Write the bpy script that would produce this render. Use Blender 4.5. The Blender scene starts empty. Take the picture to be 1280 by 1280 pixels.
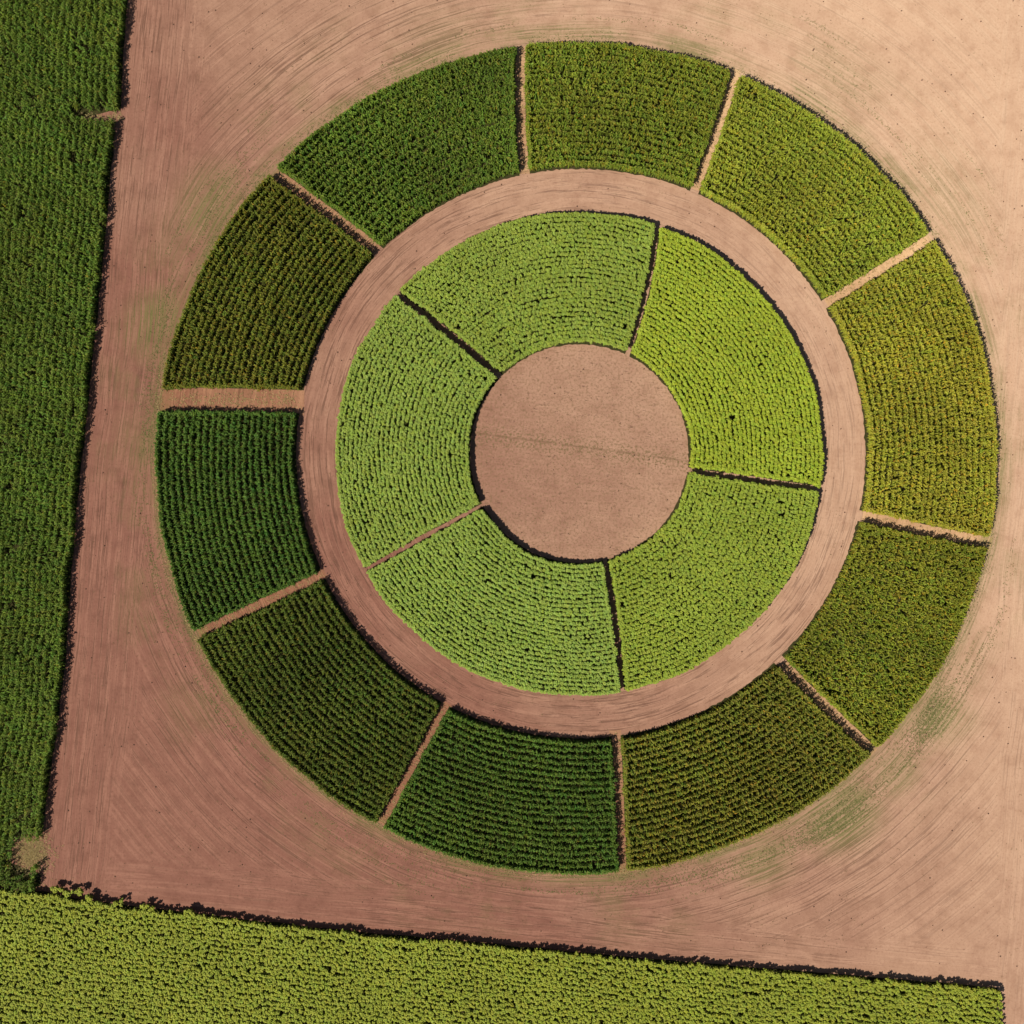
import bpy, math, numpy as np
from mathutils import Vector
rng = np.random.default_rng(7)
S = 0.125; H = 171.0
scene = bpy.context.scene

def W(px, py, h=0.0):
    k = S*(1-h/H)
    return np.array([(px-640)*k, (640-py)*k])

# ------------------------------------------------------------ world / light / camera
w = bpy.data.worlds.new("World"); scene.world = w; w.use_nodes = True
nt = w.node_tree
sky = nt.nodes.new("ShaderNodeTexSky"); sky.sky_type = 'NISHITA'; sky.sun_disc = False
EL = math.radians(50); AZ = math.radians(37)
sky.sun_elevation = EL
sky.sun_rotation = math.atan2(-math.cos(AZ), -math.sin(AZ))
bg = nt.nodes["Background"]; bg.inputs[1].default_value = 0.045
nt.links.new(sky.outputs[0], bg.inputs[0])
sd = bpy.data.lights.new("sun", 'SUN'); sd.energy = 5.0; sd.angle = math.radians(0.5); sd.color = (1.0, 0.95, 0.84)
so = bpy.data.objects.new("sun", sd); scene.collection.objects.link(so)
d = Vector((math.cos(AZ)*math.cos(EL), math.sin(AZ)*math.cos(EL), -math.sin(EL)))
so.rotation_euler = d.to_track_quat('-Z', 'Y').to_euler(); so.location = (-60, -50, 90)
cd = bpy.data.cameras.new("camera"); co = bpy.data.objects.new("camera", cd); scene.collection.objects.link(co)
co.location = (0, 0, H); co.rotation_euler = (0, 0, 0)
cd.sensor_width = 36; cd.lens = 18.0/(80.0/H); cd.clip_end = 6000
scene.camera = co
scene.view_settings.view_transform = 'Standard'

# ------------------------------------------------------------ materials
class NB:
    def __init__(s, nt): s.nt = nt
    def n(s, t): return s.nt.nodes.new(t)
    def put(s, sock, v):
        if isinstance(v, (int, float, tuple)): sock.default_value = v
        else: s.nt.links.new(v, sock)
    def m(s, op, a, b=0.0, c=0.0, clamp=False):
        n = s.n("ShaderNodeMath"); n.operation = op; n.use_clamp = clamp
        s.put(n.inputs[0], a); s.put(n.inputs[1], b); s.put(n.inputs[2], c); return n.outputs[0]
    def vec(s, x, y, z=0.0):
        n = s.n("ShaderNodeCombineXYZ"); s.put(n.inputs[0], x); s.put(n.inputs[1], y); s.put(n.inputs[2], z); return n.outputs[0]
    def noise(s, v, scale=1.0, detail=4.0, rough=0.55):
        n = s.n("ShaderNodeTexNoise"); s.put(n.inputs["Vector"], v)
        n.inputs["Scale"].default_value = scale; n.inputs["Detail"].default_value = detail
        n.inputs["Roughness"].default_value = rough; return n.outputs["Fac"]
    def ss(s, v, a, b, o0=0.0, o1=1.0):
        n = s.n("ShaderNodeMapRange"); n.interpolation_type = 'SMOOTHSTEP'
        s.put(n.inputs[0], v); n.inputs[1].default_value = a; n.inputs[2].default_value = b
        n.inputs[3].default_value = o0; n.inputs[4].default_value = o1; return n.outputs[0]
    def mixf(s, f, a, b):
        n = s.n("ShaderNodeMix"); n.data_type = 'FLOAT'; s.put(n.inputs[0], f); s.put(n.inputs[2], a); s.put(n.inputs[3], b); return n.outputs[0]
    def mixc(s, f, a, b, mode='MIX'):
        n = s.n("ShaderNodeMix"); n.data_type = 'RGBA'; n.blend_type = mode
        s.put(n.inputs[0], f); s.put(n.inputs[6], a); s.put(n.inputs[7], b); return n.outputs[2]

def soil_material(name, tint=(1, 1, 1)):
    m = bpy.data.materials.new(name); m.use_nodes = True
    b = NB(m.node_tree); bs = m.node_tree.nodes["Principled BSDF"]
    geo = b.n("ShaderNodeNewGeometry"); sep = b.n("ShaderNodeSeparateXYZ")
    m.node_tree.links.new(geo.outputs["Position"], sep.inputs[0])
    x, y = sep.outputs[0], sep.outputs[1]; pos = geo.outputs["Position"]
    wn = b.noise(pos, 0.04, 2); wob = b.m('MULTIPLY', b.m('SUBTRACT', wn, 0.5), 5.0)
    dx = b.m('SUBTRACT', x, 10.5); dy = b.m('SUBTRACT', y, 9.0)
    r = b.m('SQRT', b.m('ADD', b.m('MULTIPLY', dx, dx), b.m('ADD', b.m('MULTIPLY', dy, dy), 0.01)))
    ct = b.m('DIVIDE', dx, r); st = b.m('DIVIDE', dy, r)
    rw = b.m('ADD', r, b.m('MULTIPLY', wob, 0.35))
    def circ(f, a): return b.noise(b.vec(b.m('MULTIPLY', rw, f), b.m('MULTIPLY', ct, a), b.m('MULTIPLY', st, a)), 1.0, 4, 0.65)
    def strip(nx, ny, f, a, k, kw=0.3):
        u = b.m('ADD', b.m('ADD', b.m('MULTIPLY', x, nx), b.m('MULTIPLY', y, ny)), b.m('MULTIPLY', wob, kw))
        v = b.m('ADD', b.m('MULTIPLY', x, -ny), b.m('MULTIPLY', y, nx))
        return b.noise(b.vec(b.m('MULTIPLY', u, f), b.m('MULTIPLY', v, a), k), 1.0, 4, 0.65)
    u_left = b.m('ADD', b.m('MULTIPLY', x, .9945), b.m('MULTIPLY', y, -.1044))
    mL = b.ss(b.m('ADD', u_left, b.m('MULTIPLY', wob, 1.6)), -59.0, -53.0, 1.0, 0.0)
    mR = b.ss(b.m('ADD', x, wob), 75.4, 77.0)
    v_bot = b.m('ADD', b.m('MULTIPLY', x, .102), b.m('MULTIPLY', y, .995))
    mB = b.ss(b.m('ADD', v_bot, wob), -63.0, -57.0, 1.0, 0.0)
    mD = b.ss(r, 18.5, 20.0, 1.0, 0.0)
    big = b.noise(pos, 0.035, 4, 0.6); mid = b.noise(pos, 0.35, 5, 0.65); fine = b.noise(pos, 2.6, 4, 0.75)
    spk = b.noise(pos, 1.1, 3, 0.7)
    def combo(f, a, k):
        c = b.mixf(mB, circ(f, a*3), strip(.102, .995, f, a*0.06, k))
        c = b.mixf(b.m('MAXIMUM', mL, mR), c, strip(.9945, -.1044, f, a*0.05, k+3))
        dsk = b.m('ADD', b.m('MULTIPLY', spk, .5), b.m('MULTIPLY', strip(.10, .995, f*1.3, a*.12, k+5, .1), .42))
        return b.mixf(mD, c, dsk)
    s1 = combo(1.3, 1.0, 0.0); s2 = combo(4.2, 2.2, 7.0)
    ne = b.ss(b.m('ADD', b.m('MULTIPLY', x, .62), b.m('MULTIPLY', y, .38)), 12.0, 52.0, 1.0, 0.3)
    far = b.m('MULTIPLY', b.m('MAXIMUM', b.ss(r, 74.0, 96.0, 1.0, 0.4), mL), ne)
    rut = b.m('MULTIPLY', b.m('MULTIPLY', b.ss(s2, 0.50, 0.60), b.ss(s1, 0.40, 0.56)), far)
    dry = b.m('ADD', b.m('MULTIPLY', b.m('ADD', b.m('MULTIPLY', x, 0.62), b.m('MULTIPLY', y, 0.38)), 0.0118), b.m('ADD', 0.24, b.m('MULTIPLY', b.m('SUBTRACT', big, 0.5), 0.75)), clamp=True)  # dry: sun hot spot painted as paler soil to upper right, plus random blotches
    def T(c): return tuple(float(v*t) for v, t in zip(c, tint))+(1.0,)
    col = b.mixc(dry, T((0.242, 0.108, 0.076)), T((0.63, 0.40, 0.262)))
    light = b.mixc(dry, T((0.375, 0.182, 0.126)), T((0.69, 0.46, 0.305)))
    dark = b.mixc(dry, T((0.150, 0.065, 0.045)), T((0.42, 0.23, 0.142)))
    col = b.mixc(b.ss(s1, 0.40, 0.62, 0.0, 0.6), col, light)
    col = b.mixc(b.m('MULTIPLY', far, b.ss(s2, 0.52, 0.66, 0.0, 0.6)), col, light)
    col = b.mixc(b.ss(mid, 0.42, 0.75, 0.0, 0.5), col, dark)
    col = b.mixc(b.m('MULTIPLY', rut, 0.72), col, T((0.13, 0.062, 0.042)))
    col = b.mixc(b.ss(fine, 0.48, 0.72, 0.0, 0.55), col, dark)
    # faint broken plough line over the clearing
    ul = b.m('ADD', b.m('ADD', b.m('MULTIPLY', x, .13), b.m('MULTIPLY', y, .9915)), b.m('MULTIPLY', b.m('SUBTRACT', spk, .5), .5))
    ln = b.m('MULTIPLY', b.ss(b.m('ABSOLUTE', b.m('SUBTRACT', ul, 11.5)), .02, .33, 1.0, 0.0), b.m('MULTIPLY', mD, b.ss(mid, .36, .52, .14, .5)))
    col = b.mixc(ln, col, T((0.12, 0.07, 0.034)))
    near = b.ss(b.m('ABSOLUTE', b.m('SUBTRACT', ul, 11.3)), .2, 2.4, .55, 0.0)
    gd = b.m('MULTIPLY', b.m('MULTIPLY', mD, b.ss(fine, .46, .62)), b.m('ADD', near, 0.4))
    col = b.mixc(gd, col, T((0.17, 0.12, 0.055)))
    # greenish weed film, streaked along the working direction
    wz = b.m('MULTIPLY', b.ss(r, 63.5, 65.0), b.ss(r, 69.0, 82.0, 1.0, 0.0))
    n8 = b.noise(pos, .08, 4, .6)
    general = b.m('MULTIPLY', b.ss(n8, .46, .64), 0.45)
    fringe = b.m('MULTIPLY', b.ss(b.m('ADD', r, b.m('MULTIPLY', wob, .4)), 66.2, 68.6, 1.0, 0.0), b.ss(n8, .38, .52, .25, .95))
    def blob(px_, py_, rad, k):
        c_ = W(px_, py_)
        ax = b.m('SUBTRACT', x, float(c_[0])); ay = b.m('SUBTRACT', y, float(c_[1]))
        dd = b.m('SQRT', b.m('ADD', b.m('MULTIPLY', ax, ax), b.m('MULTIPLY', ay, ay)))
        return b.ss(b.m('ADD', dd, b.m('MULTIPLY', wob, 2.0)), rad*.15, rad, k, 0.0)
    film = b.m('MAXIMUM', general, fringe)
    for bb in ((1172, 895, 8, 1.6), (1050, 1015, 10, 1.6), (1120, 965, 7, 1.0), (255, 265, 10, 1.0), (205, 400, 9, 1.2), (190, 560, 9, .8), (1060, 75, 12, .5), (1190, 240, 14, .5), (950, 1075, 8, 1.0), (560, 70, 12, .4)):
        film = b.m('MAXIMUM', film, blob(*bb))
    wf = b.m('MULTIPLY', b.m('MULTIPLY', wz, film), b.m('MULTIPLY', b.ss(s2, .40, .58, .25, 1.0), b.ss(fine, .3, .6, .55, 1.0)), clamp=True)
    col = b.mixc(b.m('MULTIPLY', wf, .68), col, T((.15, .165, .048)))
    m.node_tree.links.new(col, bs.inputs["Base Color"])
    bs.inputs["Roughness"].default_value = 0.95; bs.inputs["Specular IOR Level"].default_value = 0.05
    hgt = b.m('ADD', b.m('ADD', b.m('MULTIPLY', fine, 0.5), b.m('MULTIPLY', mid, 0.5)), b.m('MULTIPLY', b.m('SUBTRACT', b.m('MULTIPLY', s2, 1.0), rut), far))
    bp = b.n("ShaderNodeBump"); bp.inputs["Strength"].default_value = 0.5; bp.inputs["Distance"].default_value = 0.1
    m.node_tree.links.new(hgt, bp.inputs["Height"]); m.node_tree.links.new(bp.outputs[0], bs.inputs["Normal"])
    return m

def leaf_material(name):
    m = bpy.data.materials.new(name); m.use_nodes = True
    b = NB(m.node_tree); ntm = m.node_tree
    at = b.n("ShaderNodeAttribute"); at.attribute_name = "leaf_colour"
    col = at.outputs["Color"]
    bs = ntm.nodes["Principled BSDF"]; ntm.links.new(col, bs.inputs["Base Color"])
    bs.inputs["Roughness"].default_value = 0.6; bs.inputs["Specular IOR Level"].default_value = 0.12
    tr = b.n("ShaderNodeBsdfTranslucent"); ntm.links.new(col, tr.inputs[0])
    mx = b.n("ShaderNodeMixShader"); mx.inputs[0].default_value = 0.27
    ntm.links.new(bs.outputs[0], mx.inputs[1]); ntm.links.new(tr.outputs[0], mx.inputs[2])
    ntm.links.new(mx.outputs[0], ntm.nodes["Material Output"].inputs[0])
    return m

def bed_shade_material():  # soil sheet under the crops, coloured dark to imitate canopy shade
    m = bpy.data.materials.new("painted_canopy_shade"); m.use_nodes = True
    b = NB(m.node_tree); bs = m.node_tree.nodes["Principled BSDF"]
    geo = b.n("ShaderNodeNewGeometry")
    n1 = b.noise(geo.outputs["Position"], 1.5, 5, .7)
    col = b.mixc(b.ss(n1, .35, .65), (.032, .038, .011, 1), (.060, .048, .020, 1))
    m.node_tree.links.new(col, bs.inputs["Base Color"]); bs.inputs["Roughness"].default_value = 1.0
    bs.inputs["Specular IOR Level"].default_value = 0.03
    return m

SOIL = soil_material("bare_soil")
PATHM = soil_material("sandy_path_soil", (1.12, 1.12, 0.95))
LEAF = leaf_material("crop_leaf"); BED_SHADE = bed_shade_material()

# ------------------------------------------------------------ mesh helpers
def quad_mesh(V, C, nsec):
    n = V.shape[0]; nq = nsec-1
    base = (np.arange(n)*nsec*2)[:, None, None]
    s = np.arange(nq)[None, :, None]*2
    q = base + s + np.array([0, 1, 3, 2])[None, None, :]
    return V.reshape(-1, 3), q.reshape(-1, 4), np.repeat(C[:, :, None, :], 2, axis=2).reshape(-1, 3)

def make_obj(name, parts, mat, **props):
    off = 0; Vs = []; Qs = []; Cs = []
    for V, Q, C in parts:
        Vs.append(V); Qs.append(Q+off); Cs.append(C); off += len(V)
    V = np.concatenate(Vs).astype(np.float32); Q = np.concatenate(Qs).astype(np.int32); C = np.concatenate(Cs)
    me = bpy.data.meshes.new(name)
    me.vertices.add(len(V)); me.vertices.foreach_set("co", V.ravel())
    me.loops.add(Q.size); me.loops.foreach_set("vertex_index", Q.ravel())
    me.polygons.add(len(Q)); me.polygons.foreach_set("loop_start", np.arange(0, Q.size, 4, dtype=np.int32))
    me.update(calc_edges=True)
    a = me.attributes.new("leaf_colour", 'FLOAT_COLOR', 'POINT')
    rgba = np.ones((len(V), 4), np.float32); rgba[:, :3] = np.clip(C, 0, .9)
    a.data.foreach_set("color", rgba.ravel())
    me.materials.append(mat)
    o = bpy.data.objects.new(name, me); scene.collection.objects.link(o)
    for k, v in props.items(): o[k] = v
    return o

def leaves(P, z0, az, L, wd, rise, droop, col, prof, roll=0.3):
    n = len(P); t = np.linspace(0, 1, len(prof))[None, :]
    hd = L[:, None]*t
    z = z0[:, None] + rise[:, None]*t - droop[:, None]*t*t
    ca, sa = np.cos(az)[:, None], np.sin(az)[:, None]
    cx = P[:, 0:1]+ca*hd; cy = P[:, 1:2]+sa*hd
    hw = 0.5*wd[:, None]*np.array(prof)[None, :]
    rl = rng.uniform(-roll, roll, n)[:, None]
    V = np.empty((n, len(prof), 2, 3))
    for i, s in enumerate((-1, 1)):
        V[:, :, i, 0] = cx - s*sa*hw; V[:, :, i, 1] = cy + s*ca*hw; V[:, :, i, 2] = np.maximum(z + s*rl*hw*2, 0.01)
    C = np.repeat(col[:, None, :], len(prof), axis=1)
    return quad_mesh(V, C, len(prof))

def patchy(P):
    x, y = P[:, 0], P[:, 1]
    return (np.sin(x*.31+1.3*np.sin(y*.17))+np.sin(y*.43+2*np.sin(x*.11)+1)+np.sin((x+y)*.9+np.sin(y*.5)*2)*.6)/2.6

def stalks(P, top, col):
    parts = []; n = len(P)
    for a0 in (0, np.pi/2):
        V = np.empty((n, 2, 2, 3))
        for s_i, z in enumerate((np.zeros(n), top)):
            for q_i, s in enumerate((-1, 1)):
                V[:, s_i, q_i, 0] = P[:, 0]+s*.018*math.cos(a0); V[:, s_i, q_i, 1] = P[:, 1]+s*.018*math.sin(a0); V[:, s_i, q_i, 2] = z
        parts.append(quad_mesh(V, np.repeat(col[:, None, :], 2, axis=1), 2))
    return parts

def corn(P, base, tassel, tcol, h=2.0, nl=11, brown=0.1, var=1.0):
    n = len(P); base = np.array(base)
    ph = h*rng.normal(1, .04, n)*(1+.04*patchy(P))
    pc = base[None, :]*(rng.normal(1, .13*var, n)*(1+.16*patchy(P*.8)))[:, None]
    pc = pc*np.stack([1+.10*var*rng.standard_normal(n)+.06*patchy(P*.5+9), np.ones(n), 1+.1*rng.standard_normal(n)], 1)
    pc = np.clip(pc, 0.004, .7)
    azp = rng.uniform(0, 2*np.pi, n)
    PP = []; Z = []; A = []; L = []; Wd = []; R = []; D = []; C = []
    for i in range(nl):
        f = (i+.5)/nl
        PP.append(P); Z.append(ph*(.12+.78*f)); A.append(azp + i*np.pi + rng.normal(0, .7, n))
        L.append((.56-.17*f)*rng.uniform(.75, 1.15, n)); Wd.append(rng.uniform(.125, .185, n))
        R.append((.28+.08*f)*np.ones(n)); D.append(rng.uniform(.35, .65, n)*(1.1-.5*f))
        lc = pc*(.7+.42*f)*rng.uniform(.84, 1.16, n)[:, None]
        bm = rng.random(n) < brown*(1.3-f)
        lc[bm] = lc[bm]*np.array([1.6, 1.0, .9])
        C.append(lc)
    cat = np.concatenate
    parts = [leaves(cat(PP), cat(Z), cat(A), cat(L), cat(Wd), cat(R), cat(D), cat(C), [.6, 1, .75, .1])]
    m = rng.random(n) < tassel
    Pt = P[m]; k = len(Pt)
    for j in range(4):
        parts.append(leaves(Pt, ph[m]*.95, rng.uniform(0, 2*np.pi, k), rng.uniform(.12, .20, k), np.full(k, .045),
                            np.full(k, .22), np.full(k, .12), np.array(tcol)[None, :]*rng.uniform(.75, 1.15, k)[:, None], [1, 1, .6], 0.5))
    return parts+stalks(P, ph*.95, pc)

def sunflower(P, base, hcol, head=0.6, h=1.65, nl=10, size=.90):
    n = len(P); base = np.array(base)
    ph = h*rng.normal(1, .024, n)*(1+.03*patchy(P))
    pc = base[None, :]*(rng.normal(1, .06, n)*(1+.06*patchy(P)))[:, None]
    pc = pc*np.stack([1+.05*rng.standard_normal(n), np.ones(n), 1+.1*rng.standard_normal(n)], 1)
    pc = np.clip(pc, .005, .8)
    PP = []; Z = []; A = []; L = []; Wd = []; R = []; D = []; C = []
    azp = rng.uniform(0, 2*np.pi, n)
    for i in range(nl):
        f = (i+.5)/nl
        PP.append(P); Z.append(ph*(.42+.54*f**.45)); A.append(azp+i*2.4+rng.normal(0, .3, n))
        L.append(size*(.47-.16*f)*rng.uniform(.8, 1.15, n)); Wd.append(size*(.34-.09*f)*rng.uniform(.8, 1.15, n))
        R.append((.06+.04*f)*np.ones(n)); D.append(rng.uniform(.05, .15, n))
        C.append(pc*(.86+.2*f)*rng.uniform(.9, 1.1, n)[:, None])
    cat = np.concatenate
    parts = [leaves(cat(PP), cat(Z), cat(A), cat(L), cat(Wd), cat(R), cat(D), cat(C), [.35, 1, .8, .12], .2)]
    m = rng.random(n) < head
    Pt = P[m]; k = len(Pt)
    hc = np.array(hcol)[None, :]*rng.uniform(.8, 1.15, k)[:, None]
    a = rng.normal(0.3, .5, k); Lh = rng.uniform(.12, .17, k)
    Ps = Pt - .5*np.stack([np.cos(a), np.sin(a)], 1)*Lh[:, None]
    parts.append(leaves(Ps, ph[m]*1.03, a, Lh, Lh, np.full(k, .03), np.full(k, .10), hc, [.5, 1, 1, .5], .15))
    return parts+stalks(P, ph*.97, pc*.9)

# ------------------------------------------------------------ plot layout
C0 = (W(724, 567), 139*S, 139*S)
C1 = (W(723, 568), 302*S, 299*S)
C2 = (W(726, 567), 358*S, 358*S)
C3 = (W(719.5, 573.5), 522*S, 516*S)

def ang(circ, p): v = p-circ[0]; return math.atan2(v[1], v[0])
def ring_pt(ci, co_, f, t):
    return np.array([(ci[0][0]+ci[1]*math.cos(t))*(1-f)+(co_[0][0]+co_[1]*math.cos(t))*f, (ci[0][1]+ci[2]*math.sin(t))*(1-f)+(co_[0][1]+co_[2]*math.sin(t))*f])
def arc_pts(ci, co_, a_in, a_out, row, sp, jit=.09, miss=.02):
    width = (co_[1]-ci[1]); n = int(round(width/row)); pts = []
    for k in range(n):
        f = (k+.35)/(n-.3)
        t0 = a_in[0]*(1-f)+a_out[0]*f; t1 = a_in[1]*(1-f)+a_out[1]*f
        rr = ci[1]*(1-f)+co_[1]*f
        e0, e1 = rng.normal(0, .13, 2)/rr
        s_ = sp*.5 if k in (0, n-1) else sp
        m = max(2, int(abs(t1-t0)*rr/s_)); t = np.linspace(t0+e0, t1+e1, m)
        pi = np.stack([ci[0][0]+ci[1]*np.cos(t), ci[0][1]+ci[2]*np.sin(t)], 1)
        po = np.stack([co_[0][0]+co_[1]*np.cos(t), co_[0][1]+co_[2]*np.sin(t)], 1)
        wob = .10*np.sin(t*rr*.35+k*.3+1.7*np.sin(t*rr*.13))
        pts.append(pi*(1-f)+po*f+np.stack([np.cos(t), np.sin(t)], 1)*wob[:, None])
    for which in (0, 1):
        m = int(width/.26)
        pts.append(np.array([ring_pt(ci, co_, f, a_in[which]*(1-f)+a_out[which]*f+.12*math.sin(f*31+which*2)*math.sin(f*11)/40) for f in np.linspace(.02, .98, m)]))
    P = np.concatenate(pts); P = P+rng.normal(0, jit, P.shape)
    return P[rng.random(len(P)) > miss]

def sheet(name, verts, faces, mat, **props):
    me = bpy.data.meshes.new(name); me.from_pydata([tuple(map(float, v)) for v in verts], [], faces); me.update(); me.materials.append(mat)
    o = bpy.data.objects.new(name, me); scene.collection.objects.link(o); o["kind"] = "structure"
    for k, v in props.items(): o[k] = v
    return o

def build_ring(ci, co_, dividers, fn, ex):
    N = len(dividers)
    for i in range(N):
        a, b = dividers[i], dividers[(i+1) % N]
        ai0, ao0 = ang(ci, W(*a[0])), ang(co_, W(*a[1]))
        if ao0-ai0 > math.pi: ao0 -= 2*math.pi
        if ai0-ao0 > math.pi: ao0 += 2*math.pi
        ai1 = ang(ci, W(*b[0])); ao1 = ang(co_, W(*b[1]))
        while ai1 > ai0: ai1 -= 2*math.pi
        while ao1 > ao0: ao1 -= 2*math.pi
        ha, hb = a[2]*S, b[2]*S
        A_, B_ = (ai0-ha/ci[1], ai1+hb/ci[1]), (ao0-ha/co_[1], ao1+hb/co_[1])
        fn(i, A_, B_)
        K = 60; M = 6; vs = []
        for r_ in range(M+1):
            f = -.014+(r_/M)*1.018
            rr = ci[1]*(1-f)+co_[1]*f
            t0 = A_[0]*(1-f)+B_[0]*f+ex/rr; t1 = A_[1]*(1-f)+B_[1]*f-ex/rr  # sheet overhangs the plants, widening the painted shade at plot edges
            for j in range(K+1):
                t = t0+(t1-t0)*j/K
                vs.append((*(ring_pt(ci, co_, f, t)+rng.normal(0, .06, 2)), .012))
        sheet("crop_bed_shade", vs, [(r_*(K+1)+j, (r_+1)*(K+1)+j, (r_+1)*(K+1)+j+1, r_*(K+1)+j+1) for r_ in range(M) for j in range(K)], BED_SHADE,
              label="soil beneath a crop plot with canopy shade painted dark", category="soil")

OUT = [((655, 215), (652, 62), 9), ((870, 235), (918, 90), 8.5), ((1035, 378), (1158, 297), 8.5), ((1080, 646), (1235, 680), 10),
       ((980, 832), (1088, 940), 9.5), ((769, 915), (777, 1088), 8.5), ((557, 880), (480, 1027), 8), ((405, 718), (253, 792), 8.5),
       ((378, 503), (205, 500), 17), ((470, 312), (348, 217), 10)]
OC = [
 ((.200, .245, .026), .28, (.40, .36, .07), .08, "curved plot of mid-green corn rows between dirt paths"),
 ((.310, .345, .036), .35, (.48, .46, .08), .03, "curved plot of light green corn with pale tassels"),
 ((.360, .350, .036), .40, (.54, .46, .09), .06, "curved plot of olive yellow corn rows ripening"),
 ((.235, .258, .026), .30, (.42, .36, .07), .07, "curved plot of olive green corn beside the outer soil"),
 ((.200, .212, .026), .35, (.38, .30, .07), .10, "curved plot of brownish green corn in distinct rows"),
 ((.094, .158, .022), .12, (.20, .22, .05), .03, "curved plot of deep green corn along the ring path"),
 ((.096, .128, .017), .15, (.19, .16, .04), .08, "curved plot of dark brownish green corn in dense rows"),
 ((.084, .152, .022), .12, (.18, .22, .05), .02, "curved plot of dark green corn beside the wide entry path"),
 ((.148, .170, .020), .25, (.28, .21, .04), .10, "curved plot of dark olive corn tinged with brown"),
 ((.132, .200, .024), .20, (.28, .28, .06), .04, "curved plot of fresh green corn in fine rows"),
]
def f_out(i, ain, aout):
    c, tf, tc, br, lab = OC[i]
    P = arc_pts(C2, C3, ain, aout, .96, .30)
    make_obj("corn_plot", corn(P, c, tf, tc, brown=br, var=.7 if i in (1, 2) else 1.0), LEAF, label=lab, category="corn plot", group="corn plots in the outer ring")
build_ring(C2, C3, OUT, f_out, .34)

INN = [((787, 437), (822, 278), 6), ((862, 588), (1028, 612), 6), ((756, 700), (777, 862), 6), ((602, 632), (460, 712), 5.5), ((622, 468), (502, 370), 6.5)]
IC = [((.365, .440, .042), .5, (.50, .54, .06), "yellow-green sunflower plot starting to bloom around the clearing"),
      ((.315, .390, .050), .4, (.44, .48, .07), "bright green sunflower plot bordering the bare round clearing"),
      ((.300, .400, .070), .35, (.41, .48, .10), "pale green leafy sunflower plot with a few gaps"),
      ((.295, .385, .066), .3, (.39, .45, .09), "pale green sunflower plot with curved planting rows"),
      ((.295, .375, .058), .3, (.39, .44, .08), "soft green sunflower plot curving along the ring path")]
def f_in(i, ain, aout):
    c, hf, hc, lab = IC[i]
    P = arc_pts(C0, C1, ain, aout, .68, .29, .10, .004)
    c0 = P[rng.integers(0, len(P), 7)]
    dd = np.min(np.linalg.norm(P[:, None]-c0[None], axis=2), axis=1); P = P[dd > .26]
    make_obj("sunflower_plot", sunflower(P, c, hc, hf), LEAF, label=lab, category="sunflower plot", group="sunflower plots in the inner ring")
build_ring(C0, C1, INN, f_in, .42)

# left corn field
ley = np.array([-200, 0, 140, 155, 330, 480, 640, 850, 960, 1010, 1104]); lex = np.array([178, 157, 148, 142, 126, 111, 93, 77, 63, 54, 48])
bex = np.array([-300, 60, 110, 300, 430, 640, 850, 980, 1250]); bey = np.array([1080, 1116, 1127, 1149, 1164, 1183, 1203, 1213, 1236])
pts = []
for k in range(46):
    py = np.arange(-170, 1116, (.16 if k == 0 else .32)/S); py = py+rng.normal(0, .6, len(py))
    px = np.interp(py, ley, lex)-(k+.2)*1.0/S + 1.2*np.sin(py*.05+k*.2)+rng.normal(0, .8, len(py))
    if k < 2: px = px + 2.0*np.sin(py*.021)*np.sin(py*.057+1)+rng.normal(0, 1.0, len(py))
    pts.append(np.stack([px, py], 1))
q = np.concatenate(pts)
notch = (q[:, 0] > 98+rng.normal(0, 3, len(q))) & (np.abs(q[:, 1]-146-(q[:, 0]-130)*.06) < 7)
e = ((q[:, 0]-40)/30)**2+((q[:, 1]-1062)/22)**2 < rng.uniform(.3, 1.5, len(q))
e |= ((q[:, 0]-32)/22)**2+((q[:, 1]-1085)/14)**2 < rng.uniform(.1, 1.3, len(q))
thin = (patchy(q*S*1.7) > .72) & (rng.random(len(q)) < .45)
low = q[:, 1] > np.interp(q[:, 0], bex, bey)-4
q = q[~notch & ~e & ~thin & ~low & (rng.random(len(q)) > .02)]
P = np.stack([(q[:, 0]-640)*S, (640-q[:, 1])*S], 1)
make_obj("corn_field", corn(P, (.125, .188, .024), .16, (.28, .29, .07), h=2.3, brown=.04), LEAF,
         label="tall dark green corn field beside the bare soil", category="corn field")
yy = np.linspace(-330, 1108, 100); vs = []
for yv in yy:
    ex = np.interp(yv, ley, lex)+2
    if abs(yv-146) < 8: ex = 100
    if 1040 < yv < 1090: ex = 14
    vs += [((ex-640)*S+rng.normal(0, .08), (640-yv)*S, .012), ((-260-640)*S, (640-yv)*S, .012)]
sheet("crop_bed_shade", vs, [(2*i, 2*i+1, 2*i+3, 2*i+2) for i in range(99)], BED_SHADE, label="soil beneath the corn field with canopy shade painted dark", category="soil")

# bottom sunflower field
pts = []
for k in range(46):
    px = np.arange(-170, 1247, (.2 if k == 0 else .31)/S); px = px+rng.normal(0, 1.0, len(px))
    py = np.interp(px, bex, bey)+(k+.2)*.70/S+1.2*np.sin(px*.04+k*.25)+rng.normal(0, 1.3, len(px))
    if k < 2: py = py+1.5*np.sin(px*.03)*np.sin(px*.071)+rng.normal(0, .8, len(px))
    pts.append(np.stack([px, py], 1))
for cx_, cy_ in ((72, 1108), (88, 1112), (103, 1112), (116, 1121), (150, 1126), (186, 1131), (240, 1137)):
    pts.append(np.stack([cx_+rng.normal(0, 3.5, 9), cy_+rng.normal(0, 1.8, 9)], 1))
q = np.concatenate(pts); q = q[(rng.random(len(q)) > .015)]
P = np.stack([(q[:, 0]-640)*S, (640-q[:, 1])*S], 1)
make_obj("sunflower_field", sunflower(P, (.325, .365, .046), (.50, .50, .08), .5, h=1.6), LEAF,
         label="yellow-green sunflower field with a straight shaded edge", category="sunflower field")
vs = []
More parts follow.
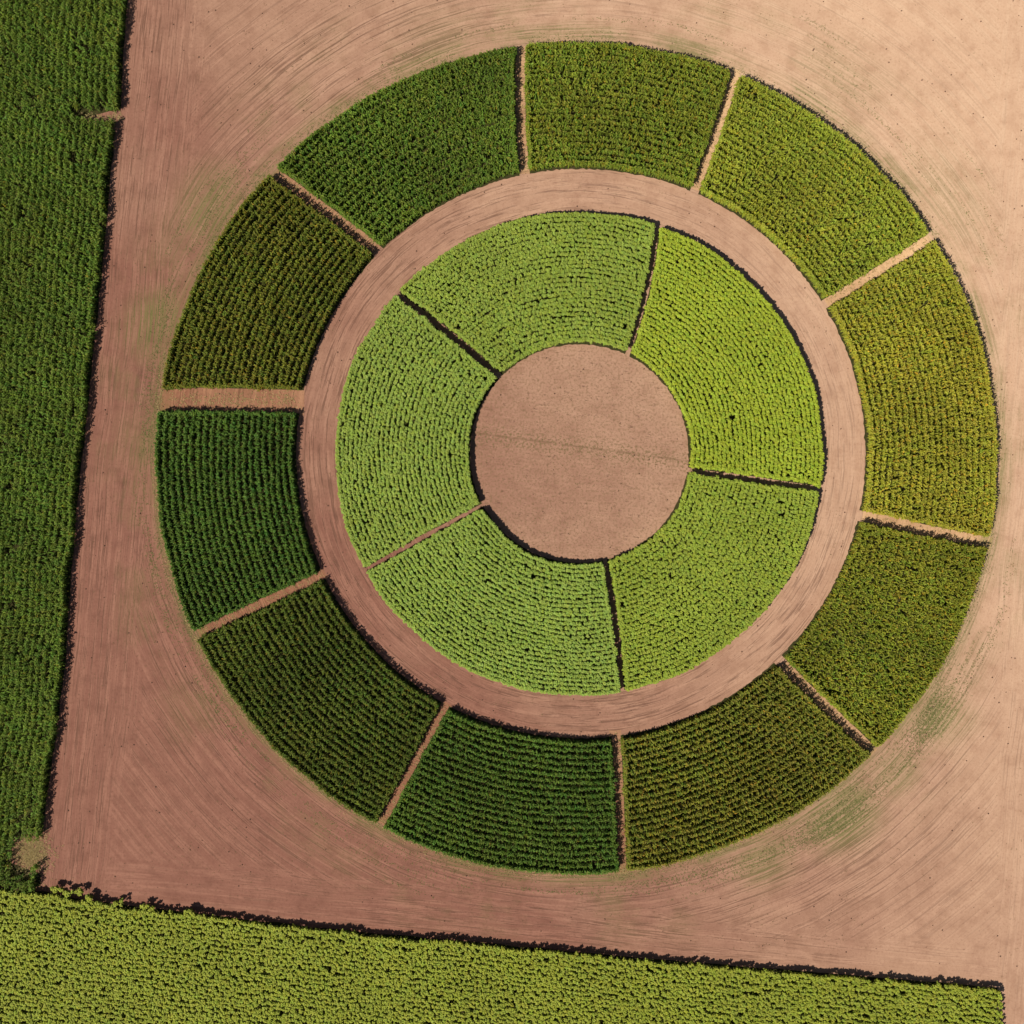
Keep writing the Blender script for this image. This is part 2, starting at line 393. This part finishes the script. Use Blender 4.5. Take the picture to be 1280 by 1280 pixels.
for xv in np.linspace(-200, 1247, 80):
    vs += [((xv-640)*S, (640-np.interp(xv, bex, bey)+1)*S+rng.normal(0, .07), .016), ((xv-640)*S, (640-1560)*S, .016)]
sheet("crop_bed_shade", vs, [(2*i, 2*i+1, 2*i+3, 2*i+2) for i in range(79)], BED_SHADE, label="soil beneath the sunflower field with canopy shade painted dark", category="soil")

# ------------------------------------------------------------ ground and paths
G = 3000
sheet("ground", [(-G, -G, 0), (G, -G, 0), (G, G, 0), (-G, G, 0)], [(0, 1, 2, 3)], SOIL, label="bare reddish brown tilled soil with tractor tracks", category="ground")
N = 180
def circle(c, r, z, wob=0.0):
    return [(c[0]+(r+wob*math.sin(7*t)+wob*.6*math.sin(23*t+1))*math.cos(t), c[1]+(r+wob*math.sin(7*t)+wob*.6*math.sin(23*t+1))*math.sin(t), z) for t in [2*math.pi*i/N for i in range(N)]]
a = circle(C1[0], C1[1]-.8, .004, .1); b_ = circle(C2[0], C2[1]+.8, .004, .1)
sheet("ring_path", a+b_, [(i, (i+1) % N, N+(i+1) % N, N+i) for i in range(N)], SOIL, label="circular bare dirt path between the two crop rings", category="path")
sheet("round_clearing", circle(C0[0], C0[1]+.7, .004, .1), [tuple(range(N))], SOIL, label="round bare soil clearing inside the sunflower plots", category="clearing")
for D, mat_ in ((OUT, PATHM), (INN, SOIL)):
    for pi, po, hw in D:
        A = W(*pi); B = W(*po); u = (B-A)/np.linalg.norm(B-A); A = A-u*.3; B = B+u*.5; nrm = np.array([-u[1], u[0]]); h_ = (hw-1)*S
        K = 16; vs = []
        for i in range(K+1):
            p = A+(B-A)*i/K; j1, j2 = rng.normal(0, .08, 2)
            vs += [(*(p+nrm*(h_+j1)), .008), (*(p-nrm*(h_+j2)), .008)]
        sheet("access_path", vs, [(2*i, 2*i+1, 2*i+3, 2*i+2) for i in range(K)], mat_, label="narrow sandy path separating two crop plots", category="path")

# ------------------------------------------------------------ weeds, dry grass and clods
def tufts(P, col, hmax=.22, L=.18, nb=5, var=.3):
    n = len(P); parts = []
    for j in range(nb):
        parts.append(leaves(P+rng.normal(0, .06, P.shape), np.full(n, .012), rng.uniform(0, 2*np.pi, n), L*rng.uniform(.5, 1.3, n), np.full(n, .05),
                            hmax*rng.uniform(.5, 1.2, n), hmax*rng.uniform(.1, .8, n), np.array(col)[None, :]*rng.uniform(1-var, 1+var, n)[:, None], [1, .9, .15], .3))
    return parts
cc = W(722, 570)
def arc_patch(px, py, sr, stan, n):
    v = W(px, py)-cc; r0 = np.linalg.norm(v); t0 = math.atan2(v[1], v[0])
    ns = max(4, n//25); sr_ = rng.normal(0, sr*S, ns); st_ = rng.normal(0, stan*S, ns)
    idx = rng.integers(0, ns, n)
    r = r0+sr_[idx]+rng.normal(0, .18, n); t = t0+(st_[idx]+rng.normal(0, 2.8, n))/r0
    m = r > 66.2
    return np.stack([cc[0]+r*np.cos(t), cc[1]+r*np.sin(t)], 1)[m]
G_ = []
for a_ in [(262, 262, 18, 40, 350), (300, 215, 16, 40, 200), (205, 410, 8, 60, 500), (188, 520, 6, 50, 250), (185, 640, 7, 80, 250), (1170, 890, 12, 32, 1300), (1052, 1015, 12, 40, 1400),
           (1150, 930, 14, 40, 300), (950, 1075, 8, 60, 500), (850, 1100, 6, 40, 400), (640, 1105, 8, 90, 300), (420, 1045, 10, 70, 300), (270, 880, 10, 70, 300), (215, 770, 8, 60, 300), (1240, 780, 12, 50, 200),
           (1060, 70, 16, 60, 150), (560, 60, 10, 80, 150), (1215, 260, 18, 50, 120), (1150, 220, 14, 60, 120), (820, 40, 12, 60, 120)]:
    G_.append(arc_patch(*a_))
t = rng.uniform(0, 2*np.pi, 3500); rr = 66.0+np.abs(rng.normal(0, .6, len(t)))
ok = np.sin(t*9+2*np.sin(t*4)) > -.3; t = t[ok]; rr = rr[ok]
G_.append(np.stack([C3[0][0]+rr*np.cos(t), C3[0][1]+(rr-.7)*np.sin(t)], 1))
P = np.concatenate(G_)
make_obj("weeds", tufts(P, (.20, .21, .07), .09, .10, 4), LEAF, kind="stuff", label="sparse green weeds sprouting in the bare soil", category="weeds")
P = np.stack([rng.uniform(-95, 95, 8000), rng.uniform(-95, 95, 8000)], 1)
px, py = P[:, 0]/S+640, 640-P[:, 1]/S
P = P[(px > np.interp(py, ley, lex)+20) & (py < np.interp(px, bex, bey)-15) & (patchy(P*.5) > -.1)]
make_obj("seedling_weeds", tufts(P, (.20, .155, .065), .08, .08, 4), LEAF, kind="stuff", label="tiny scattered seedlings on the tilled soil", category="weeds")
D_ = []
t = rng.uniform(math.radians(165), math.radians(300), 2500)
rr = C3[1]+np.abs(rng.normal(.35, .35, len(t))); D_.append(np.stack([C3[0][0]+rr*np.cos(t), C3[0][1]+(rr-.7)*np.sin(t)], 1))  # straw tufts colour in the sunlit plant sides along the southwest rim
for j, (pi, po, hw) in enumerate(OUT):
    k = 130; f = rng.random(k)[:, None]; A, B = W(*pi), W(*po); u = (B-A)/np.linalg.norm(B-A); D_.append(A*(1-f)+B*f+np.array([-u[1], u[0]])*rng.normal(0, hw*S*.4, (k, 1)))
D_.append(np.stack([(rng.normal(38, 12, 1500)-640)*S, (640-rng.normal(1066, 13, 1500))*S], 1))
k = 160; D_.append(np.stack([(rng.uniform(100, 155, k)-640)*S, (640-rng.normal(147, 3.0, k))*S], 1))
D_.append(np.stack([(rng.uniform(215, 370, 260)-640)*S, (640-rng.normal(500, 5, 260))*S], 1))
make_obj("dry_grass_lit_rim", tufts(np.concatenate(D_), (.48, .37, .17), .2, .16, 5), LEAF, kind="stuff", label="straw-coloured dry grass along paths, with tufts imitating a sunlit southwest plot border", category="dry grass")
k = 1800
P = np.stack([rng.uniform(-75, 95, k), rng.uniform(-72, 95, k)], 1); sz = rng.uniform(.05, .15, k)
px, py = P[:, 0]/S+640, 640-P[:, 1]/S
ok = (px > np.interp(py, ley, lex)+15) & (py < np.interp(px, bex, bey)-15); P = P[ok]; sz = sz[ok]; k = len(P)
V = np.empty((k, 8, 3))
for lev, (s, z) in enumerate(((1, 0.0), (.6, .8))):
    for c in range(4):
        an = rng.uniform(-.3, .3, k)+c*math.pi/2
        V[:, lev*4+c, 0] = P[:, 0]+np.cos(an)*sz*s; V[:, lev*4+c, 1] = P[:, 1]+np.sin(an)*sz*s; V[:, lev*4+c, 2] = z*sz+.006
F = np.array([[0, 1, 5, 4], [1, 2, 6, 5], [2, 3, 7, 6], [3, 0, 4, 7], [4, 5, 6, 7]])
Q = (np.arange(k)*8)[:, None, None]+F[None]
make_obj("soil_clods", [(V.reshape(-1, 3), Q.reshape(-1, 4), np.tile(np.array([.20, .11, .075]), (k*8, 1)))], LEAF, kind="stuff", label="small brown soil clods on the tilled ground", category="soil clods")
